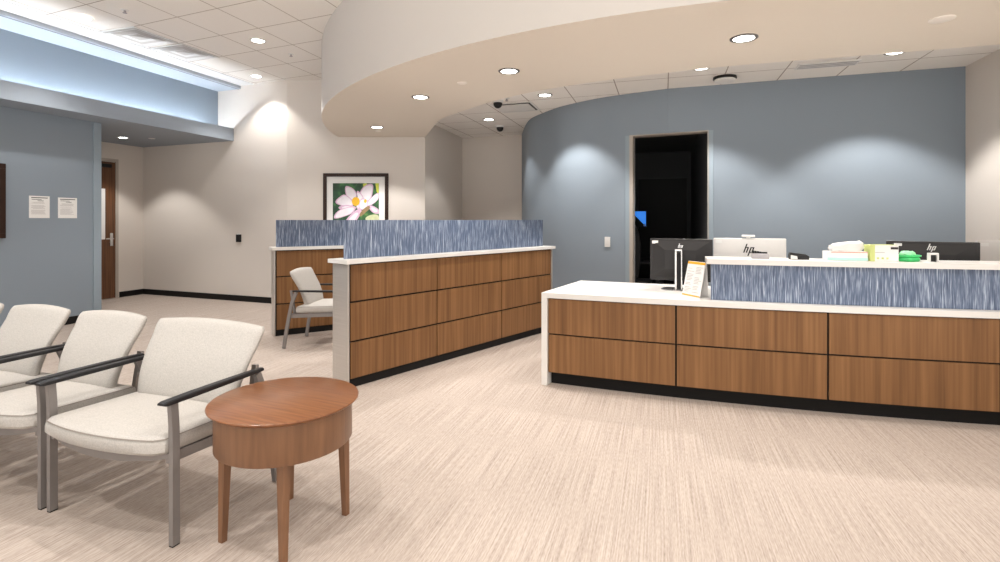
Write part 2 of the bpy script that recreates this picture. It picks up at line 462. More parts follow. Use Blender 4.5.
# ------------------------------------------------------------------ ceiling fittings
WARM = (1, .97, .935)
def lamp(parent, name, energy, size=104, blend=.35, rad=.05, col=WARM, z=-.03):
    l = bpy.data.lights.new(name, 'SPOT'); l.energy = energy; l.spot_size = R(size); l.spot_blend = blend
    l.shadow_soft_size = rad; l.color = col
    o = bpy.data.objects.new(name, l); C.objects.link(o); o.parent = parent; o.location = (0, 0, z)
    return o
def downlight(x, y, z, label, energy, r=.075, size=104, blend=.35, kind=None, trim=None):
    t = empty('downlight', (x, y, z))
    if kind: t['kind'] = kind
    else: tag(t, label, 'ceiling light', 'recessed ceiling downlights')
    bm = BM()
    n = 28
    prof = [(r + .024, 0), (r + .024, -.005), (r, -.007), (r, .0)]
    rings = [[(q*math.cos(2*PI*i/n), q*math.sin(2*PI*i/n), zz) for i in range(n)] for q, zz in prof]
    loft(bm, rings, False)
    obj('trim_ring', bm, trim or M_trimr, t, True)
    bm = BM(); lathe(bm, [(r, -.0005), (r, -.004)], 28); obj('lens', bm, M_lens, t)
    if energy: lamp(t, 'lamp', energy, size, blend)
    return t
E1, E2, E3 = 130, 140, 108
downlight(-4.756, 5.93, Z1 - .006, 'round downlight glowing between the cove edge and the first air diffuser', E1 * .6, trim=M_wplast)
downlight(-3.121, 6.706, Z1, 'lit round downlight in the middle of the upper tile ceiling', E1, trim=M_wplast)
downlight(-3.92, 8.36, Z1, 'lit downlight close to the beige back wall at upper left', E1 * .6, trim=M_wplast)
downlight(1.84, 3.923, Z3, 'largest grey-rimmed downlight in the curved soffit, above the reception desk', E3)
downlight(.083, 4.79, Z3, 'grey-rimmed downlight in the curved soffit, second largest in view', E3)
downlight(-.887, 5.80, Z3, 'grey-rimmed downlight in the curved soffit between the two smallest fittings and the second largest', E3)
downlight(-1.816, 7.677, Z3, 'smallest downlight in the curved soffit, nearest the flower picture', E3)
downlight(.594, 6.864, Z2, 'downlight in the tiles beside the rounded end of the blue wall', E2)
downlight(-.184, 8.53, Z2, 'downlight in the passage tiles between the two black dome cameras', E2 * .35)
downlight(2.18, 5.63, Z2, 'half hidden downlight above the dark doorway', E2)
downlight(3.88, 5.10, Z2, 'downlight in the tiles near the right wall corner', E2)
downlight(-6.274, 8.654, Z3, 'small downlight in the grey soffit over the alcove', E2 * .55, r=.06, trim=M_wplast)
for x, y in ((-4.0, 3.3), (-2.3, 3.3), (-3.2, 1.0), (-1.0, 1.2), (1.0, 1.3), (2.9, 1.2), (.2, -1.2), (-2.4, -1.4)):
    downlight(x, y, Z1, None, E1, kind='structure')

def disc(name, x, y, z, prof, m, label, cat, group=None):
    bm = BM(); lathe(bm, prof, 24)
    return tag(obj(name, bm, m, None, True, (x, y, z)), label, cat, group)
disc('ceiling_cover_plate', 3.019, 3.552, Z3, [(.075, 0), (.075, -.004), (.07, -.006)], M_lens_off, 'blank round cover plate in the curved soffit at upper right', 'cover plate')
disc('ceiling_cover_plate', -.381, 5.21, Z3, [(.05, 0), (.05, -.004), (.045, -.006)], M_lens_off, 'small blank disc in the curved soffit between two downlights', 'cover plate')
disc('ceiling_cover_plate', -1.88, 8.02, Z3, [(.045, 0), (.045, -.004), (.04, -.006)], M_lens_off, 'tiny blank disc in the curved soffit by its smallest downlight', 'cover plate')
disc('ceiling_cover_plate', -5.86, 8.75, Z3, [(.05, 0), (.05, -.004), (.045, -.006)], M_wplast, 'flat white disc beside the alcove downlight', 'cover plate')

def sprinkler(x, y, z, label):
    t = thing('sprinkler', label, 'sprinkler', (x, y, z))
    bm = BM(); lathe(bm, [(.04, 0), (.04, -.004), (.032, -.008)], 24); obj('escutcheon', bm, M_wplast, t, True)
    bm = BM(); lathe(bm, [(.012, -.008), (.010, -.03), (.022, -.032), (.022, -.036)], 16); obj('sprinkler_head', bm, M_gplast, t, True)
sprinkler(-4.133, 5.73, Z1, 'fire sprinkler head in the tile above the first air diffuser')
sprinkler(-2.914, 7.25, Z1, 'fire sprinkler head in tiles beside the curved soffit')
sprinkler(.09, 7.05, Z2, 'fire sprinkler beside the larger black dome camera')

def dome(x, y, z, label, r=.06):
    t = thing('dome_camera', label, 'security camera', (x, y, z), 0, 'ceiling dome cameras')
    bm = BM(); lathe(bm, [(r*1.35, 0), (r*1.35, -.012), (r*1.1, -.03)], 28); obj('mount_ring', bm, M_wplast, t, True)
    bm = BM()
    lathe(bm, [(r*1.02, -.03)] + [(r*math.cos(a), -.045 - r*math.sin(a)) for a in (0, .3, .6, .9, 1.2, 1.5)], 28)
    obj('dome', bm, M_bplast, t, True)
dome(-.03, 7.20, Z2, 'black dome camera hanging beside the ceiling return grille')
dome(0, 9.10, Z2, 'black dome camera nearest the rear passage wall')
t = thing('wireless_access_point', 'round white ceiling unit with rim coloured dark as shadow above the blue wall', 'access point', (2.594, 6.0, Z2))
bm = BM(); lathe(bm, [(.125, 0), (.13, -.022)], 28); obj('shadow_bracket', bm, M_bplast, t, True)  # wide black disc stands in for the shadow above the cover
bm = BM(); lathe(bm, [(.10, -.022), (.118, -.034), (.112, -.05), (.085, -.06)], 32); obj('cover', bm, M_wplast, t, True)

def diffuser(x, y, z, label, s=.59, rz=R(-17.5), skew=None, slots=4):
    t = thing('air_diffuser', label, 'air vent', (x, y, z), rz, 'ceiling air diffusers')
    bm = BM()
    h = s/2
    for a0, a1, b0, b1 in ((-h, h, -h, -h+.03), (-h, h, h-.03, h), (-h, -h+.03, -h+.03, h-.03), (h-.03, h, -h+.03, h-.03)):
        box(bm, a0, a1, b0, b1, -.008, 0)
    obj('frame', bm, M_wplast, t)
    for k in range(slots):
        q = h - .03 - (k + .2) * (h - .05) / slots; q2 = q - (h - .05)/slots*.72
        bm = BM()
        z0, z1 = -.004 - .006, -.004 + .006
        V0 = [(-q, -q, -.012), (q, -q, -.012), (q, q, -.012), (-q, q, -.012)]; V1 = [(x_*q2/q, y_*q2/q, -.002) for x_, y_, _ in V0]
        loft(bm, [V0, V1], False)
        obj('louvre_ring', bm, M_lgrey if k % 2 else M_wplast, t)
    bm = BM(); box(bm, -h + .03, h - .03, -h + .03, h - .03, -.0015, -.0005); obj('backing', bm, M_lgrey, t)
diffuser(-4.554, 6.56, Z1 - .006, 'larger square air diffuser beside the glowing cove')
diffuser(-4.345, 7.17, Z1 - .006, 'farther square air diffuser beside the glowing cove')
# return grille with an open slot, behind the curved soffit
t = thing('return_grille', 'white square return grille with dark slot behind the curved soffit', 'air vent', (.235, 7.60, Z2), R(-17.5))
bm = BM()
for a0, a1, b0, b1 in ((-.3, .3, -.3, -.27), (-.3, .3, .27, .3), (-.3, -.27, -.27, .27), (.27, .3, -.27, .27)): box(bm, a0, a1, b0, b1, -.01, 0)
obj('frame', bm, M_wplast, t)
bm = BM(); box(bm, -.27, .27, -.27, .27, -.003, -.001); obj('dark_opening', bm, M_bplast, t)
bm = BM(); box(bm, -.25, .25, -.25, .16, -.028, -.018, .002); obj('plaque', bm, M_wplast, t)
t = thing('slot_diffuser', 'long white linear slot diffuser in tiles above the desk wall', 'air vent', (3.46, 5.50, Z2), R(-17.5))
bm = BM(); box(bm, -.29, .29, -.10, .10, -.012, 0, .003); obj('housing', bm, M_wplast, t)
for k in (-.055, 0, .055):
    bm = BM(); box(bm, -.27, .27, k - .012, k + .012, -.0135, -.0115); obj('slot', bm, M_gplast, t)

# ------------------------------------------------------------------ things on the walls
def on_wall(p, t):
    """frame of reference on a wall face: local x along the wall to the right seen from the room, local -y into the room"""
    return math.atan2(t[1], t[0])
def notice(y0, y1, z0, z1, label, seed):
    rnd = random.Random(seed)
    X = lambda y: -5.65 + .3077*(y - 7.42)
    t = thing('paper_notice', label, 'notice', (X((y0+y1)/2), (y0+y1)/2, z0), math.atan2(D.y, D.x), 'paper notices on the blue wall')
    w = (y1 - y0)*1.046; h = z1 - z0
    bm = BM(); box(bm, -w/2, w/2, -.003, -.0008, 0, h); obj('sheet', bm, M_paper, t)
    bm = BM(); box(bm, -w*.40, w*.40, -.0042, -.003, h*.90, h*.935); obj('heading_bar', bm, M_ink, t)
    bm = BM()
    z = h*.83
    box(bm, -w*.38, w*.10, -.0042, -.003, z, z + h*.022); box(bm, -w*.1, w*.2, -.0042, -.003, z - h*.06, z - h*.038)
    obj('title_lines', bm, M_ink, t)
    bm = BM(); z = h*.70
    while z > h*.16:
        if rnd.random() > .12:
            x0 = -w*.40 + rnd.choice((0, 0, w*.08)); box(bm, x0, x0 + w*rnd.uniform(.5, .74), -.0040, -.003, z, z + h*.012)
        z -= h*.035
    obj('text_lines', bm, M_greytxt, t)
notice(6.537, 6.757, 1.425, 1.707, 'white paper notice on the blue left wall, nearer the wooden frame', 3)
notice(6.852, 7.074, 1.425, 1.697, 'white paper notice on the blue left wall, nearer the wall end', 5)
t = thing('framed_board', 'dark wood framed board at the left edge of the blue wall', 'frame', (-5.65 + .3077*(5.9 - 7.42), 5.9, 1.18), math.atan2(D.y, D.x))
bm = BM()
for a0, a1, b0, b1 in ((-.42, .41, 0, .06), (-.42, .41, .84, .90), (-.42, -.36, .06, .84), (.35, .41, .06, .84)): box(bm, a0, a1, -.03, -.001, b0, b1, .003)
obj('frame', bm, M_pframe, t)
bm = BM(); box(bm, -.36, .35, -.012, -.002, .06, .84); obj('board', bm, M_paper, t)

bt = math.atan2(Q[1] - K[1], Q[0] - K[0])
t = thing('card_reader', 'small black card reader on the beige back wall', 'card reader', (-4.5, 8.977, 1.02), bt)
bm = BM(); box(bm, -.05, .05, -.03, -.001, 0, .13, .004); obj('housing', bm, M_bplast, t)
bm = BM(); box(bm, -.03, .03, -.02, -.001, .1305, .145, .002); obj('top_cap', bm, M_wplast, t)

t = thing('light_switch', 'white light switch plate on the blue curved wall by the doorway', 'light switch', (1.44, 6.957, 1.04), math.atan2(6.859 - 7.06, 1.579 - 1.32))
bm = BM(); box(bm, -.04, .04, -.012, -.001, 0, .135, .003); obj('plate', bm, M_wplast, t)
bm = BM(); box(bm, -.015, .015, -.018, -.012, .04, .095, .002); obj('rocker', bm, M_wplast, t)

# flower picture
P = thing('framed_picture', 'dark framed photograph of a pale lotus flower on the beige wall', 'picture', (-2.38, 8.6, 1.12))
bm = BM()
w, h, fw = 1.073, 1.05, .055
for a0, a1, b0, b1 in ((-w/2, w/2, 0, fw), (-w/2, w/2, h - fw, h), (-w/2, -w/2 + fw, fw, h - fw), (w/2 - fw, w/2, fw, h - fw)): box(bm, a0, a1, -.035, -.001, b0, b1, .004)
obj('frame', bm, M_pframe, P)
bm = BM(); box(bm, -w/2 + fw, w/2 - fw, -.010, -.002, fw, h - fw); obj('mat_board', bm, M_paper, P)
M_leafbg = streaks('print_green', [(.3, (.010, .035, .018)), (.52, (.022, .085, .035)), (.64, (.06, .19, .05)), (.8, (.28, .40, .09))], (7, 7, 7), .6, detail=2)
M_petal = plain('print_petal', (.80, .75, .80), .6, noise=.12, nscale=14)
M_pedge = plain('print_petal_edge', (.66, .45, .60), .6, noise=.15, nscale=14)
M_pyel = plain('print_yellow', (.85, .45, .02), .6, noise=.3, nscale=60)
M_pbrown = plain('print_brown', (.30, .20, .10), .6, noise=.4, nscale=30)
M_ppale = plain('print_pale_leaf', (.62, .66, .40), .6, noise=.2, nscale=20)
M_plime = plain('print_lime', (.60, .66, .08), .6, noise=.2, nscale=20)
k = .7615/431
px = lambda x, y: ((x - 338) * k + .0, (178 - y) * k + h - fw - .108)
bm = BM()
x0, zt = px(122, 178); x1, _ = px(553, 178)
poly(bm, [(x0, -.0105, fw + .11), (x1, -.0105, fw + .11), (x1, -.0105, zt), (x0, -.0105, zt)], 0)
def shape(pts, mi, y, sc_=1.0, smoothn=True):
    if smoothn:
        for _ in range(2):
            q = []
            for i in range(len(pts)):
                a = pts[i]; b = pts[(i+1) % len(pts)]
                q += [(a[0]*.75 + b[0]*.25, a[1]*.75 + b[1]*.25), (a[0]*.25 + b[0]*.75, a[1]*.25 + b[1]*.75)]
            pts = q
    cx = sum(p[0] for p in pts)/len(pts); cy = sum(p[1] for p in pts)/len(pts)
    pts = [(cx + (p[0]-cx)*sc_, cy + (p[1]-cy)*sc_) for p in pts]
    pts = [(max(122.5, min(552.5, p[0])), p[1]) for p in pts]
    poly(bm, [(px(*p)[0], y, px(*p)[1]) for p in pts], mi)
yy = -.0107
shape([(520, 178), (553, 178), (553, 310), (530, 250)], 6, yy, 1, False); yy -= .00006
shape([(400, 178), (450, 178), (430, 215), (410, 215)], 6, yy); yy -= .00006
shape([(420, 500), (480, 470), (553, 470), (553, 540), (440, 545)], 5, yy); yy -= .00006
petals = [
 [(240, 200), (305, 220), (345, 270), (340, 320), (300, 340), (255, 310), (238, 255)],
 [(395, 225), (440, 190), (500, 185), (495, 260), (470, 345), (420, 345), (365, 295)],
 [(425, 390), (465, 330), (535, 265), (560, 280), (545, 335), (480, 385)],
 [(455, 405), (480, 380), (560, 425), (560, 465), (500, 460)],
 [(240, 530), (290, 470), (360, 415), (400, 440), (355, 505), (330, 550), (250, 550)],
 [(340, 250), (375, 260), (415, 320), (410, 405), (370, 430), (335, 400), (365, 350)],
 [(375, 325), (430, 320), (460, 380), (410, 430), (360, 415)],
 [(135, 355), (200, 295), (238, 282), (300, 330), (320, 375), (290, 395), (205, 390)],
 [(165, 405), (230, 378), (330, 390), (310, 435), (215, 432)],
 [(130, 505), (150, 455), (200, 420), (270, 400), (345, 395), (305, 460), (230, 488), (170, 506)]]
for i, p in enumerate(petals):
    shape(p, 2, yy, 1.05); yy -= .00006
    shape(p, 1, yy, (.88) if i not in (3, 4, 8) else .6); yy -= .00006
shape([(365, 470), (420, 405), (465, 385), (475, 410), (425, 455), (380, 495)], 4, yy); yy -= .00006
ell = lambda cx, cy, rx, ry: [(cx + rx*math.cos(a*PI/8), cy + ry*math.sin(a*PI/8)) for a in range(16)]
shape(ell(337, 348, 37, 42), 3, yy, 1, False); shape(ell(426, 345, 13, 17), 3, yy, 1, False)
bmp = bm
obj('flower_print', bm, [M_leafbg, M_petal, M_pedge, M_pyel, M_pbrown, M_ppale, M_plime], P)

# ------------------------------------------------------------------ check-in counters (wood fronts, white tops, blue screens)
def counter(loc, rz, n, label, cat, lt, ls):
    L = 2.97; H = 1.035
    t = thing('check_in_counter', label, cat, loc, rz, 'check-in counters')
    bm = BM(); box(bm, .0, L, .013, .19, .07, H - .001); obj('carcass', bm, M_black, t)
    bm = BM(); box(bm, .002, L - .002, .010, .17, .001, .0695); obj('toe_kick', bm, M_black, t)
    xs = [.010 + (L - .016) * i / n for i in range(n + 1)]
    zs = [.07, .385, .715, H - .004]
    for i in range(n):
        for j in range(3):
            bm = BM(); box(bm, xs[i] + .006, xs[i+1] - .006, 0, .013, zs[j] + .007, zs[j+1] - .007, .0015)
            obj('wood_panel', bm, M_wood, t)
    bm = BM(); box(bm, .02, L - .02, .19, .205, .07, H - .004); obj('back_panel', bm, M_wood, t)
    bm = BM(); box(bm, -.018, .0, -.004, .215, .0, H - .001, .002); obj('steel_end_panel', bm, M_steel, t)
    bm = BM(); box(bm, L, L + .018, -.004, .215, .0, H - .001, .002); obj('steel_end_panel', bm, M_steel, t)
    c = empty('x', loc, rz)
    bm = BM(); box(bm, -.045, L + .045, -.035, .25, H, 1.07, .003)
    tag(obj('countertop', bm, M_white, None, False, loc, rz), lt, 'countertop', 'white counter tops')
    bm = BM(); box(bm, .02, L - .05, .098, .112, 1.0701, 1.40, .001)
    tag(obj('privacy_screen', bm, M_resin, None, False, loc, rz), ls, 'screen', 'blue streaked screens')
    bpy.data.objects.remove(c)
counter((-1.25, 4.31, 0), math.atan2(2.28, 1.90), 3, 'long walnut-panelled check-in counter with steel end in the middle of the room', 'counter',
        'narrow white top of the nearer walnut check-in counter', 'longer blue streaked screen standing on the nearer check-in counter')
counter((-2.70, 6.25, 0), math.atan2(.345, .578), 3, 'walnut-panelled check-in counter partly hidden behind the beige side chair', 'counter',
        'narrow white top of the rear check-in counter below the picture', 'short looking blue streaked screen on the rear check-in counter')

# ------------------------------------------------------------------ reception desk (a gentle arc)
DC, DR_, TH0 = Vector((6.300, 17.975)), 14.8, R(-23.5)
def dk(s, d):
    th = TH0 + s / DR_
    n = Vector((-math.sin(th), math.cos(th)))
    p = DC - n * (DR_ - d)
    return (p.x, p.y)
def dang(s): return TH0 + s / DR_
def arc(s0, s1, d, n=14): return [dk(s0 + (s1 - s0)*i/n, d) for i in range(n + 1)]
SE = 4.0
DT = .783
desk = thing('reception_desk', 'long curved walnut-panelled reception desk with black toe kick', 'desk')
bm = BM(); ribbon(bm, arc(0.006, SE, .030, 24), arc(0.058, SE, .60, 24), .105, .739); obj('carcass', bm, M_black, desk)
bm = BM(); ribbon(bm, arc(0.011, SE, .085, 24), arc(0.055, SE, .55, 24), .0, .105); obj('toe_kick', bm, M_black, desk)
js = [.0, 1.035, 2.07, 3.105, SE]
for i in range(4):
    for z0, z1 in ((.112, .428), (.440, .733)):
        bm = BM(); ribbon(bm, arc(js[i] + .007, js[i+1] - .007, .016), arc(js[i] + .007, js[i+1] - .007, .031), z0, z1)
        obj('wood_panel', bm, M_wood, desk, True)
bm = BM()
ribbon(bm, arc(-.05, SE, 0, 30), arc(.035, SE, 1.0, 30), .74, DT)
ribbon(bm, arc(-.05, 0, 0, 2), arc(.035, .085, 1.0, 2), .0, .7402)
tag(obj('desk_worktop', bm, M_white, None, True), 'white desk top with a waterfall end panel on the reception desk', 'worktop')
bm = BM(); ribbon(bm, arc(1.292, SE, .09, 24), arc(1.292, SE, .12, 24), DT + .0003, 1.061)
tag(obj('transaction_screen', bm, M_resin, None, True), 'blue streaked upstand panel along the reception desk under the raised ledge', 'screen')
bm = BM(); ribbon(bm, arc(1.262, SE, .055, 24), arc(1.262, SE, .38, 24), 1.0615, 1.10)
tag(obj('transaction_ledge', bm, M_white, None, True), 'raised white ledge on top of the blue upstand of the reception desk', 'ledge')

# ------------------------------------------------------------------ monitors
def logo_bars(bm, s, y, cx, cz):
    """two slanted letters h and p drawn with four leaning strokes"""
    sl = .34
    def stroke(x, z0, z1, w=.20):
        q = [(x + z0*sl, z0), (x + w + z0*sl, z0), (x + w + z1*sl, z1), (x + z1*sl, z1)]
        slab(bm, [(cx + a*s, y, cz + b*s) for a, b in q], (0, -1, 0), .0012)
    stroke(-.62, -.45, .95); stroke(-.24, -.45, .42)
    q = [(-.46 + .30*sl, .30), (-.08 + .30*sl, .30), (-.08 + .45*sl, .45), (-.46 + .45*sl, .45)]
    slab(bm, [(cx + a*s, y, cz + b*s) for a, b in q], (0, -1, 0), .0012)
    stroke(.16, -.95, .42); stroke(.54, -.45, .42)
    for z0 in (-.45, .28):
        q = [(.22 + z0*sl, z0), (.66 + z0*sl, z0), (.66 + (z0+.15)*sl, z0 + .15), (.22 + (z0+.15)*sl, z0 + .15)]
        slab(bm, [(cx + a*s, y, cz + b*s) for a, b in q], (0, -1, 0), .0012)
def monitor(loc, rz, w, z0, z1, mh, mlogo, label, logo=(0, 1.13, .045), sticker=None, bulge=True, fancy=False, webcam=False):
    t = thing('computer_monitor', label, 'monitor', loc, rz, 'monitors on the reception desk')
    b = loc[2]
    z0 -= b; z1 -= b
    bm = BM()
    box(bm, -w/2, w/2, -.005, .03, z0, z1, .006)
    if bulge:
        r0 = [(-w*.46, -.005, z0 + .03), (w*.46, -.005, z0 + .03), (w*.46, -.005, z1 - .02), (-w*.46, -.005, z1 - .02)]
        r1 = [(-w*.25, -.03, z0 + .10), (w*.25, -.03, z0 + .10), (w*.25, -.03, z1 - .10), (-w*.25, -.03, z1 - .10)]
        loft(bm, [r0, r1])
    obj('housing', bm, mh, t)
    bm = BM(); box(bm, -w/2 + .01, w/2 - .01, .0301, .032, z0 + .012, z1 - .01); obj('screen', bm, M_glassless, t)
    by = -.03 if bulge else -.005
    bm = BM(); logo_bars(bm, logo[2], by - .0003 if logo[1] - b < z1 - .10 or not bulge else -.0225, logo[0], logo[1] - b); obj('logo', bm, mlogo, t)
    if sticker:
        bm = BM(); box(bm, sticker[0], sticker[0] + .052, -.0072 - (.004 if bulge else 0), -.005, z1 - .045, z1 - .018); obj('label_sticker', bm, M_wplast, t)
    if fancy:
        bm = BM()
        box(bm, -.036, -.018, -.115, -.075, .012, .345, .003); box(bm, .014, .026, -.105, -.075, .012, .36, .003); box(bm, -.036, .026, -.115, -.075, .345, .362, .003)
        obj('stand_column', bm, M_chrome, t)
        bm = BM(); box(bm, -.018, .014, -.09, -.031, .012, .33); obj('stand_core', bm, M_bplast, t)
        bm = BM()
        for cx in (-.075, .075):
            lathe(bm, [(.10, .0), (.10, .006), (.09, .012), (.03, .013)], 32, (cx*.8, -.06))
        obj('stand_base', bm, M_chrome, t, True)
    else:
        bm = BM(); box(bm, -.035, .035, -.06, -.03, .012, z0 + .18, .004); obj('stand_column', bm, M_chrome if mh is M_splast else M_bplast, t)
        bm = BM(); box(bm, -.12, .12, -.12, .08, 0, .012, .004); obj('stand_base', bm, M_chrome if mh is M_splast else M_bplast, t)
    if webcam:
        bm = BM(); box(bm, -.06, .048, -.02, .012, z1 + .010, z1 + .030, .006); box(bm, -.02, .01, -.01, .01, z1, z1 + .013)
        obj('webcam', bm, M_wplast, t)
    return t
monitor((1.61, 4.635, DT), R(-26), .53, .858, 1.232, M_bplast2, M_chrome, 'black monitor seen from behind with twin silver stand columns by the yellow sign', (.0, 1.165, .028), (-.245,), True, True)
monitor((2.212, 4.62, DT), R(-21.8), .585, .87, 1.238, M_splast, M_bplast, 'silver monitor with small white camera on top and black logo', (-.005, 1.135, .056), (-.275,), False, webcam=True)
monitor((3.42, 4.125, DT), R(-37.6), .575, .87, 1.229, M_bplast2, M_wplast, 'black monitor back with white logo behind the green pack', (.0, 1.178, .036), (-.235,), True)
monitor((4.14, 4.15, DT), R(-20), .53, .87, 1.232, M_splast, M_bplast, 'silver monitor cut by the right edge beside the black monitor', (.06, 1.12, .045), (-.245,), False)

# ------------------------------------------------------------------ small things on the ledge and desk
LZ = 1.1001
def at_desk(s, d, z): p = dk(s, d); return (p[0], p[1], z)
def s_of(ratio, d):
    lo, hi = 0.0, SE
    for _ in range(50):
        m = (lo + hi)/2; p = dk(m, d)
        if p[0]/p[1] < ratio: lo = m
        else: hi = m
    return lo
# stapler, grey
s = s_of(.5000, .22)
t = thing('stapler', 'grey stapler with black ribbed top in front of the silver monitor', 'stapler', at_desk(s, .22, LZ), dang(s))
bm = BM(); loft(bm, [[(-.058, -.025, 0), (.062, -.025, 0), (.062, .025, 0), (-.058, .025, 0)], [(-.060, -.022, .028), (.062, -.022, .028), (.062, .022, .028), (-.060, .022, .028)], [(-.05, -.018, .042), (.05, -.018, .042), (.05, .018, .042), (-.05, .018, .042)]])
obj('base', bm, M_gplast, t)
bm = BM()
for q in range(6): box(bm, -.058 + q*.018, -.046 + q*.018, -.019, .019, .0421, .064 - .003*q, .002)
box(bm, -.06, .05, -.012, .012, .0421, .052, .002)
obj('top_arm', bm, M_bplast, t)
s = s_of(.5735, .22)
t = thing('tape_dispenser', 'black tape dispenser lying on the ledge between monitor and tissue box', 'tape dispenser', at_desk(s, .22, LZ), dang(s))
bm = BM(); loft(bm, [[(-.060, -.03, 0), (.066, -.03, 0), (.066, .03, 0), (-.060, .03, 0)], [(-.064, -.028, .03), (.068, -.028, .026), (.068, .028, .026), (-.064, .028, .03)], [(-.058, -.022, .052), (.045, -.022, .040), (.045, .022, .040), (-.058, .022, .052)]])
obj('body', bm, M_bplast, t)
bm = BM(); loft(bm, [[(-.058, -.0345, .004), (-.012, -.0345, .004), (-.016, -.0345, .026), (-.058, -.0345, .034)], [(-.058, -.0285, .004), (-.012, -.0285, .004), (-.016, -.0285, .026), (-.058, -.0285, .034)]]); obj('label_panel', bm, M_wplast, t)
# tissue box
s = s_of(.667, .20)
t = thing('tissue_box', 'low white and teal tissue box with white tissues spilling out', 'tissue box', at_desk(s, .20, LZ), dang(s))
bm = BM(); box(bm, -.145, .115, -.055, .055, 0, .068, .003); obj('carton', bm, M_paper, t)
bm = BM(); box(bm, -.1455, .1155, -.0565, -.055, .004, .024); obj('teal_band', bm, M_teal, t)
bm = BM(); box(bm, -.12, .1155, -.0565, -.055, .060, .066); obj('coral_band', bm, M_red, t)
rnd = random.Random(4)
bm = BM()
rings = []
for k_, (zz, ww, dp_) in enumerate(((.0697, .10, .035), (.095, .115, .045), (.122, .112, .042), (.134, .085, .025))):
    rings.append([(-.01 + ww*math.cos(a*2*PI/18)*(1 + rnd.uniform(-.08, .08)), dp_*math.sin(a*2*PI/18)*(1 + rnd.uniform(-.25, .25)), zz + rnd.uniform(-.006, .006) + (.014*math.cos(a*2*PI/18) if k_ > 1 else 0)) for a in range(18)])
loft(bm, rings); obj('tissue', bm, M_paper, t, True)
# glove box
s = s_of(.7335, .20)
t = thing('glove_box', 'white glove carton with lime green left end', 'glove box', at_desk(s, .20, LZ), dang(s))
bm = BM(); box(bm, -.092, .088, -.05, .05, 0, .118, .002); obj('carton', bm, M_paper, t)
bm = BM(); box(bm, -.0932, -.062, -.0515, .0515, .0005, .1185); obj('lime_end', bm, M_lime, t)
bm = BM(); box(bm, -.07, .08, -.051, .045, .1182, .1195); obj('lime_flap', bm, M_lime, t)
bm = BM(); box(bm, .038, .085, -.0512, -.05, .088, .104); obj('dark_wordmark', bm, M_ink, t)
bm = BM(); box(bm, -.06, .0, -.0508, -.05, .062, .066); obj('text_line', bm, M_greytxt, t)
for x_ in (-.05, -.02, .01):
    bm = BM(); box(bm, x_, x_ + .014, -.0508, -.05, .016, .030, .002); obj('icon', bm, M_lime, t)
# green pack
s = s_of(.7865, .20)
t = thing('wipes_pack', 'bright green crumpled soft pack beside the glove carton', 'wipes pack', at_desk(s, .20, LZ), dang(s))
bm = BM()
rings = [[(w_*math.cos(a*2*PI/20), d_*math.sin(a*2*PI/20), z_) for a in range(20)] for z_, w_, d_ in ((0, .06, .035), (.012, .070, .045), (.026, .066, .042), (.031, .058, .036), (.036, .074, .045), (.046, .078, .046), (.05, .060, .036))]
loft(bm, rings); obj('pack', bm, M_green, t, True)
bm = BM()
rings = [[(-.012 + w_*math.cos(a*2*PI/20)*(1 + .1*math.cos(3*a)), d_*math.sin(a*2*PI/20), z_ + .004*math.cos(a*1.9)) for a in range(20)] for z_, w_, d_ in ((.0505, .05, .03), (.062, .046, .028), (.074, .03, .02))]
loft(bm, rings); obj('lid', bm, M_lgreen, t, True)
# white clip
s = s_of(.8325, .20)
t = thing('clip_holder', 'tiny white square holder in front of the black monitor with white logo', 'holder', at_desk(s, .20, LZ), dang(s))
bm = BM(); box(bm, -.030, -.020, -.015, .015, 0, .05, .001); box(bm, .020, .030, -.015, .015, 0, .05, .001); box(bm, -.030, .030, -.015, .015, .05, .064, .002); obj('body', bm, M_wplast, t)
bm = BM(); box(bm, -.0195, .0195, .0, .012, .001, .0495); obj('dark_inside', bm, M_bplast, t)

# tent sign
bl, br = Vector((1.505, 4.30)), Vector((1.573, 4.115))
e = (br - bl).normalized(); wS = .205
nS = Vector((e.y, -e.x))                         # faces the waiting room
if nS.x > 0: nS = -nS
t = thing('tent_sign', 'yellow-edged white tent sign standing on the desk beside the raised ledge', 'sign', (bl.x, bl.y, DT + .0005))
hS = .277; lean = .065; th = .004
def sheet(bm, o0, o1, z0, z1, x0=0, x1=1, y=0.0, mi=0):
    p = []
    for x_, (o, z) in ((x0, (o0, z0)), (x1, (o0, z0)), (x1, (o1, z1)), (x0, (o1, z1))):
        v = e * wS * x_ - nS * o
        p.append((v.x + nS.x*y, v.y + nS.y*y, z))
    slab(bm, p, (-nS.x, -nS.y, 0), th if y == 0 else .0008)
L_ = lambda f: lean * f
bm = BM(); sheet(bm, 0, lean, 0, hS); obj('front_sheet', bm, M_paper, t)
bm = BM(); sheet(bm, lean*1.3, lean + .0045, 0, hS); obj('back_sheet', bm, M_paper, t)
bm = BM(); sheet(bm, L_(.925), L_(.995), hS*.925, hS*.995, .01, .99, .0016); obj('yellow_band', bm, M_yellow, t)
bm = BM(); sheet(bm, L_(.01), L_(.045), hS*.01, hS*.045, .01, .99, .0016); obj('yellow_band', bm, M_yellow, t)
bm = BM()
for k_ in range(18):
    f = .12 + k_*.042
    for c_ in range(2):
        a0 = .08 + .45*c_; a1 = a0 + rnd.uniform(.2, .4)
        if rnd.random() > .15: sheet(bm, L_(f), L_(f + .012), hS*f, hS*(f + .012), a0, a1, .0016)
obj('text_lines', bm, M_greytxt, t)

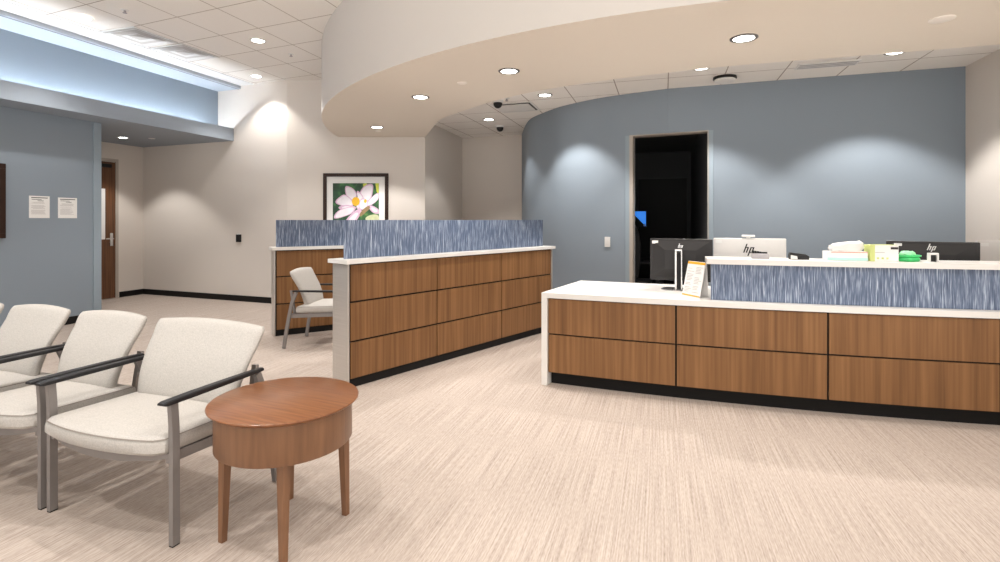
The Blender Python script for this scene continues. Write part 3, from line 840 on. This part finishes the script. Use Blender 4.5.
# ------------------------------------------------------------------ office things seen through the doorway
def op(s, d): return dp(s, d)
x, y = op(-.35, 1.65)
t = thing('office_desk', 'dark desk in the unlit room beyond the doorway', 'desk', (x, y, 0), math.atan2(ddir.y, ddir.x))
bm = BM(); box(bm, -.30, .5, -.3, .3, .72, .75, .003); obj('top', bm, M_bplast2, t)
for sx in (-.28, .45):
    bm = BM(); box(bm, sx, sx + .05, -.28, .28, .002, .72); obj('side_panel', bm, M_bplast2, t)
t = thing('office_monitor', 'monitor with lit blue screen in the unlit room', 'monitor', (*op(-.38, 1.80), .7505), math.atan2(ddir.y, ddir.x))
bm = BM(); box(bm, -.28, .28, 0, .03, .54, .80, .004); obj('housing', bm, M_bplast, t)
bm = BM(); box(bm, -.27, .27, -.003, -.0005, .55, .79); obj('screen', bm, M_screen_blue, t)
bm = BM(); slab(bm, [(.06, -.0032, .765), (.12, -.0032, .70), (.16, -.0032, .66), (.23, -.0032, .585), (.23, -.0032, .55), (-.27, -.0032, .55), (-.27, -.0032, .765)], (0, -1, 0), .0008); obj('dark_picture', bm, M_bplast, t)
bm = BM(); box(bm, .225, .262, -.0036, -.003, .553, .585); obj('white_badge', bm, M_wplast, t)
bm = BM(); box(bm, -.03, .03, .005, .025, .01, .6); box(bm, -.12, .12, -.09, .09, 0, .012); obj('stand', bm, M_bplast, t)
# high-backed chair standing before it
t = thing('office_chair', 'black high-backed office chair hiding part of the blue screen', 'chair', (*op(-.17, 1.0), 0), math.atan2(ddir.y, ddir.x))
bm = BM()
for a in range(5):
    bar(bm, (0, 0, .09), (.28*math.cos(a*2*PI/5), .28*math.sin(a*2*PI/5), .045), .04, .03, (0, 0, 1))
obj('star_base', bm, M_bplast, t)
bm = BM(); lathe(bm, [(.03, .09), (.03, .44)], 16); obj('gas_column', bm, M_bplast, t)
bm = BM(); box(bm, -.25, .25, -.24, .24, .44, .52, .03, 3); obj('seat', bm, M_bplast, t, True)
bm = BM()
rings = []
for z, wv in ((.58, .20), (.8, .25), (1.05, .25), (1.22, .21), (1.33, .13)):
    rings.append([(-wv, -.30, z), (wv*.6, -.30, z), (wv*.6, -.22, z), (-wv, -.22, z)])
loft(bm, rings); bar(bm, (0, -.22, .48), (0, -.26, .70), .08, .03); obj('backrest', bm, M_bplast, t)

# ------------------------------------------------------------------ waiting chairs
def chair(W, label, cat, loc, rz, group):
    t = thing('waiting_chair', label, cat, loc, rz, group)
    a = W/2
    # front legs (flat tube) and rear legs
    for sx in (-1, 1):
        bm = BM()
        x = sx*(a - .013)
        sweep(bm, [(x, .012, .006), (x, .012, .40), (x, .010, .52), (x, .004, .614)], .024, .034)
        obj('leg', bm, M_legm, t)
        bm = BM(); box(bm, x - .0115, x + .0115, -.004, .028, 0, .006); obj('foot_glide', bm, M_black, t)
        bm = BM()
        sweep(bm, [(x, .605, .004), (x, .575, .20), (x, .545, .36), (x, .515, .50), (x, .470, .614)], .024, .034)
        obj('leg', bm, M_legm, t)
        # arm cap: broad at the front, tapering back
        bm = BM()
        prof = [(-.050, .040, .620, .631), (-.035, .046, .616, .634), (.10, .046, .616, .637), (.30, .040, .617, .638), (.46, .032, .618, .637), (.505, .028, .620, .634)]
        rings = [[(x - w_/2, y_, z0_), (x + w_/2, y_, z0_), (x + w_/2, y_, z1_ - .004), (x + w_/2 - .006, y_, z1_), (x - w_/2 + .006, y_, z1_), (x - w_/2, y_, z1_ - .004)] for y_, w_, z0_, z1_ in prof]
        loft(bm, rings); obj('armrest', bm, M_arm, t)
    # rails: bowed front apron, side rails, rear rail
    b = a - .026
    bm = BM()
    n = 14
    fy = lambda x_: .0 - .055*(1 - (x_/b)**2)
    pts = [(-b + 2*b*i/n) for i in range(n + 1)]
    zlow = lambda x_: .375 - .028*(1 - (x_/b)**2)
    V = [[bm.verts.new((x_, fy(x_) + dy, z_)) for x_, z_ in ((q, (zlow(q) if lo else .395)) for q in pts)] for dy, lo in ((0, 1), (0, 0), (.03, 0), (.03, 1))]
    for r0, r1 in zip(V, V[1:] + V[:1]):
        for i in range(n): bm.faces.new((r0[i], r0[i+1], r1[i+1], r1[i]))
    bm.faces.new([v[0] for v in V]); bm.faces.new([v[-1] for v in V][::-1])
    for sx in (-1, 1):
        bar(bm, (sx*(b - .012), .0, .375), (sx*(b - .012), .53, .352), .022, .042)
        bar(bm, (sx*(b + .004), .53, .352), (sx*(b - .030), .53, .352), .03, .03, (0, 0, 1))
    bar(bm, (-b + .01, .53, .352), (b - .01, .53, .352), .04, .025, (0, 0, 1))
    for sx in (-1, 1):
        bar(bm, (sx*(b - .10), .53, .352), (sx*(b - .10), .575, .62), .03, .02)
    obj('seat_frame', bm, M_legm, t)
    # seat cushion: bowed front, rounded rim, crowned top
    def outline(inset, dy=0.0):
        P_ = []
        bb = b - .004 - inset
        m = 22
        for i in range(m + 1):
            x_ = -bb + 2*bb*i/m
            u = abs(x_)/bb
            P_.append((x_, -.040 - .050*(1 - u**2.2) + inset + .022*(max(0, u - .90)/.10)**2))
        yc = -.018 + inset; yb = .48 - inset
        for i in range(1, 7): P_.append((bb, yc + (yb - yc)*i/7))
        for i in range(0, m + 1): P_.append((bb - 2*bb*i/m, yb))
        for i in range(6, 0, -1): P_.append((-bb, yc + (yb - yc)*i/7))
        return P_
    rings = []
    for ins, z_ in ((.030, .392), (.010, .396), (.0, .410), (.0, .440), (.004, .456), (.012, .466), (.035, .473), (.09, .480), (.17, .483)):
        rings.append([(p[0], p[1], z_ - .012*max(0, min(1, (p[1] - .0)/.45))) for p in outline(ins)])
    bm = BM(); loft(bm, rings); st = obj('seat', bm, M_fabric, t, True)
    bm = BM()
    ra = [(p[0], p[1], .459 - .012*max(0, min(1, p[1]/.45))) for p in outline(.0035)]
    rb = [(p[0], p[1], .463 - .012*max(0, min(1, p[1]/.45))) for p in outline(.0075)]
    off_ = [(p[0]*1.003, p[1] - .0015, p[2] + .001) for p in ra]; off2 = [(p[0]*1.003, p[1] - .0015, p[2] + .001) for p in rb]
    loft(bm, [off_, off2], False); obj('seam', bm, M_seam, st)
    # backrest: leaning, flaring upward, softly curved
    bm = BM()
    nz, nx = 12, 16
    def bp(u, v, side):
        z_ = .443 + .392*v + .018*(1 - u*u)*v
        hw = (a - .085) + (a - .028 - (a - .085))*v**.9
        if v > .93: hw -= .016*((v - .93)/.07)**2
        x_ = u*hw
        y_ = .400 + .130*v + .03*(v*v)
        bow = .025*(u*u)                                # edges come forward a little
        thick = (.062*(1 - .25*v)) * max(.0, (1 - abs(u)**8))**.5 * (max(0, 1 - max(0, (v - .8)/.2)**3))**.5 * (max(0, 1 - max(0, (.12 - v)/.12)**3))**.5
        lumbar = -.018*math.sin(PI*min(1, v*1.25))
        return (x_, y_ - bow*.6 + lumbar + side*(thick/2 + .006), z_)
    us = [-1, -.985, -.94, -.85, -.7, -.5, -.3, -.1, .1, .3, .5, .7, .85, .94, .985, 1]
    vs = [0, .02, .06, .12, .25, .4, .55, .7, .8, .88, .94, .975, 1]
    F = {}
    for sd in (-1, 1):
        for i, u in enumerate(us):
            for j, v in enumerate(vs): F[sd, i, j] = bm.verts.new(bp(u, v, sd))
    I, J = len(us) - 1, len(vs) - 1
    for i in range(I):
        for j in range(J):
            bm.faces.new((F[-1, i, j], F[-1, i+1, j], F[-1, i+1, j+1], F[-1, i, j+1]))
            bm.faces.new((F[1, i+1, j], F[1, i, j], F[1, i, j+1], F[1, i+1, j+1]))
        bm.faces.new((F[-1, i, J], F[-1, i+1, J], F[1, i+1, J], F[1, i, J])); bm.faces.new((F[-1, i+1, 0], F[-1, i, 0], F[1, i, 0], F[1, i+1, 0]))
    for j in range(J):
        bm.faces.new((F[-1, 0, j+1], F[1, 0, j+1], F[1, 0, j], F[-1, 0, j])); bm.faces.new((F[-1, I, j], F[1, I, j], F[1, I, j+1], F[-1, I, j+1]))
    obj('backrest', bm, M_fabric, t, True)
    return t
ux = Vector((.943, -.333)); RZ = math.atan2(-.333, .943)
FR = Vector((-1.393, 2.222))
def place(W, fr): c = fr - ux*(W/2); return (c.x, c.y, 0)
W1, W2, PITCH = .826, .622, .668
G = 'waiting chairs in the row'
chair(W1, 'extra wide cream upholstered armchair beside the oval wooden side table', 'chair', place(W1, FR), RZ, G)
fr2 = FR - ux*(W1 + .042)
c2 = chair(W2, 'cream armchair second in the row from the side table', 'chair', place(W2, fr2), RZ, G)
for i, lb in enumerate(('cream armchair third in the row, mostly cut by the left edge', 'cream armchair farthest along the row, only a corner showing')):
    c = copy_tree(c2); p = fr2 - ux*PITCH*(i + 1); c.location = place(W2, p); c['label'] = lb
chair(.63, 'cream side chair with thin dark arms facing the rear check-in counter', 'chair', (-1.735, 5.935, 0), R(88), None)

# ------------------------------------------------------------------ side table
tz = math.atan2(-.40, .92)
t = thing('side_table', 'oval cherry wood side table with deep apron beside the wide armchair', 'table', (-.973, 2.370, 0), tz)
def ellp(rx, ry, z, n=64): return [(-.006 + rx*math.cos(2*PI*i/n), ry*math.sin(2*PI*i/n), z) for i in range(n)]
TX, TY = .325, .318
bm = BM(); loft(bm, [ellp(TX - .022, TY - .022, .568), ellp(TX - .004, TY - .004, .579), ellp(TX, TY, .584), ellp(TX - .001, TY - .001, .588), ellp(TX - .005, TY - .005, .590)])
obj('tabletop', bm, M_twood, t, True)
bm = BM(); loft(bm, [ellp(TX - .033, TY - .030, .402), ellp(TX - .031, TY - .028, .405), ellp(TX - .031, TY - .028, .5675)])
obj('apron', bm, M_tapron, t, True)
for x_, y_ in ((-.174, -.19), (.178, -.19), (.178, .19), (-.174, .19)):
    bm = BM()
    ks = []
    for z_, w_ in ((0, .025), (.25, .033), (.4045, .038)):
        xx = x_*(1 - .10*z_); yy_ = y_*(1 - .10*z_)
        ks.append([(xx - w_/2, yy_ - w_/2, z_), (xx + w_/2, yy_ - w_/2, z_), (xx + w_/2, yy_ + w_/2, z_), (xx - w_/2, yy_ + w_/2, z_)])
    loft(bm, ks); obj('leg', bm, M_tapron, t)

# ------------------------------------------------------------------ world, camera, view
w = bpy.data.worlds.new('World'); sc.world = w; w.use_nodes = True
# the rest of the building around the open sides: glow added below eye level to brighten the ceilings, pale walls above
nt = w.node_tree
tc = nt.nodes.new('ShaderNodeTexCoord'); sp = nt.nodes.new('ShaderNodeSeparateXYZ')
nt.links.new(tc.outputs['Generated'], sp.inputs[0])
mr = nt.nodes.new('ShaderNodeMapRange'); mr.inputs['From Min'].default_value = -.15; mr.inputs['From Max'].default_value = .05
nt.links.new(sp.outputs['Z'], mr.inputs['Value'])
mx = nt.nodes.new('ShaderNodeMix'); mx.data_type = 'RGBA'; mx.clamp_result = False
mx.inputs[6].default_value = (2.7, 2.62, 2.5, 1); mx.inputs[7].default_value = (1, .975, .95, 1)
nt.links.new(mr.outputs[0], mx.inputs[0]); nt.links.new(mx.outputs[2], nt.nodes['Background'].inputs['Color'])
nt.nodes['Background'].inputs['Strength'].default_value = 1.1
cam = bpy.data.cameras.new('camera'); co = bpy.data.objects.new('camera', cam); C.objects.link(co)
cam.sensor_width = 36; cam.lens = 520/1000*36; cam.shift_y = -.061; cam.clip_start = .05
co.location = (0, 0, 1.40); co.rotation_euler = (PI/2, 0, 0)
sc.camera = co
sc.view_settings.view_transform = 'Standard'; sc.view_settings.look = 'None'
sc.view_settings.gamma = 1; sc.view_settings.use_curve_mapping = False
sc.view_settings.exposure = 0.15
sc.cycles.use_denoising = True
sc.cycles.max_bounces = 8; sc.cycles.diffuse_bounces = 5
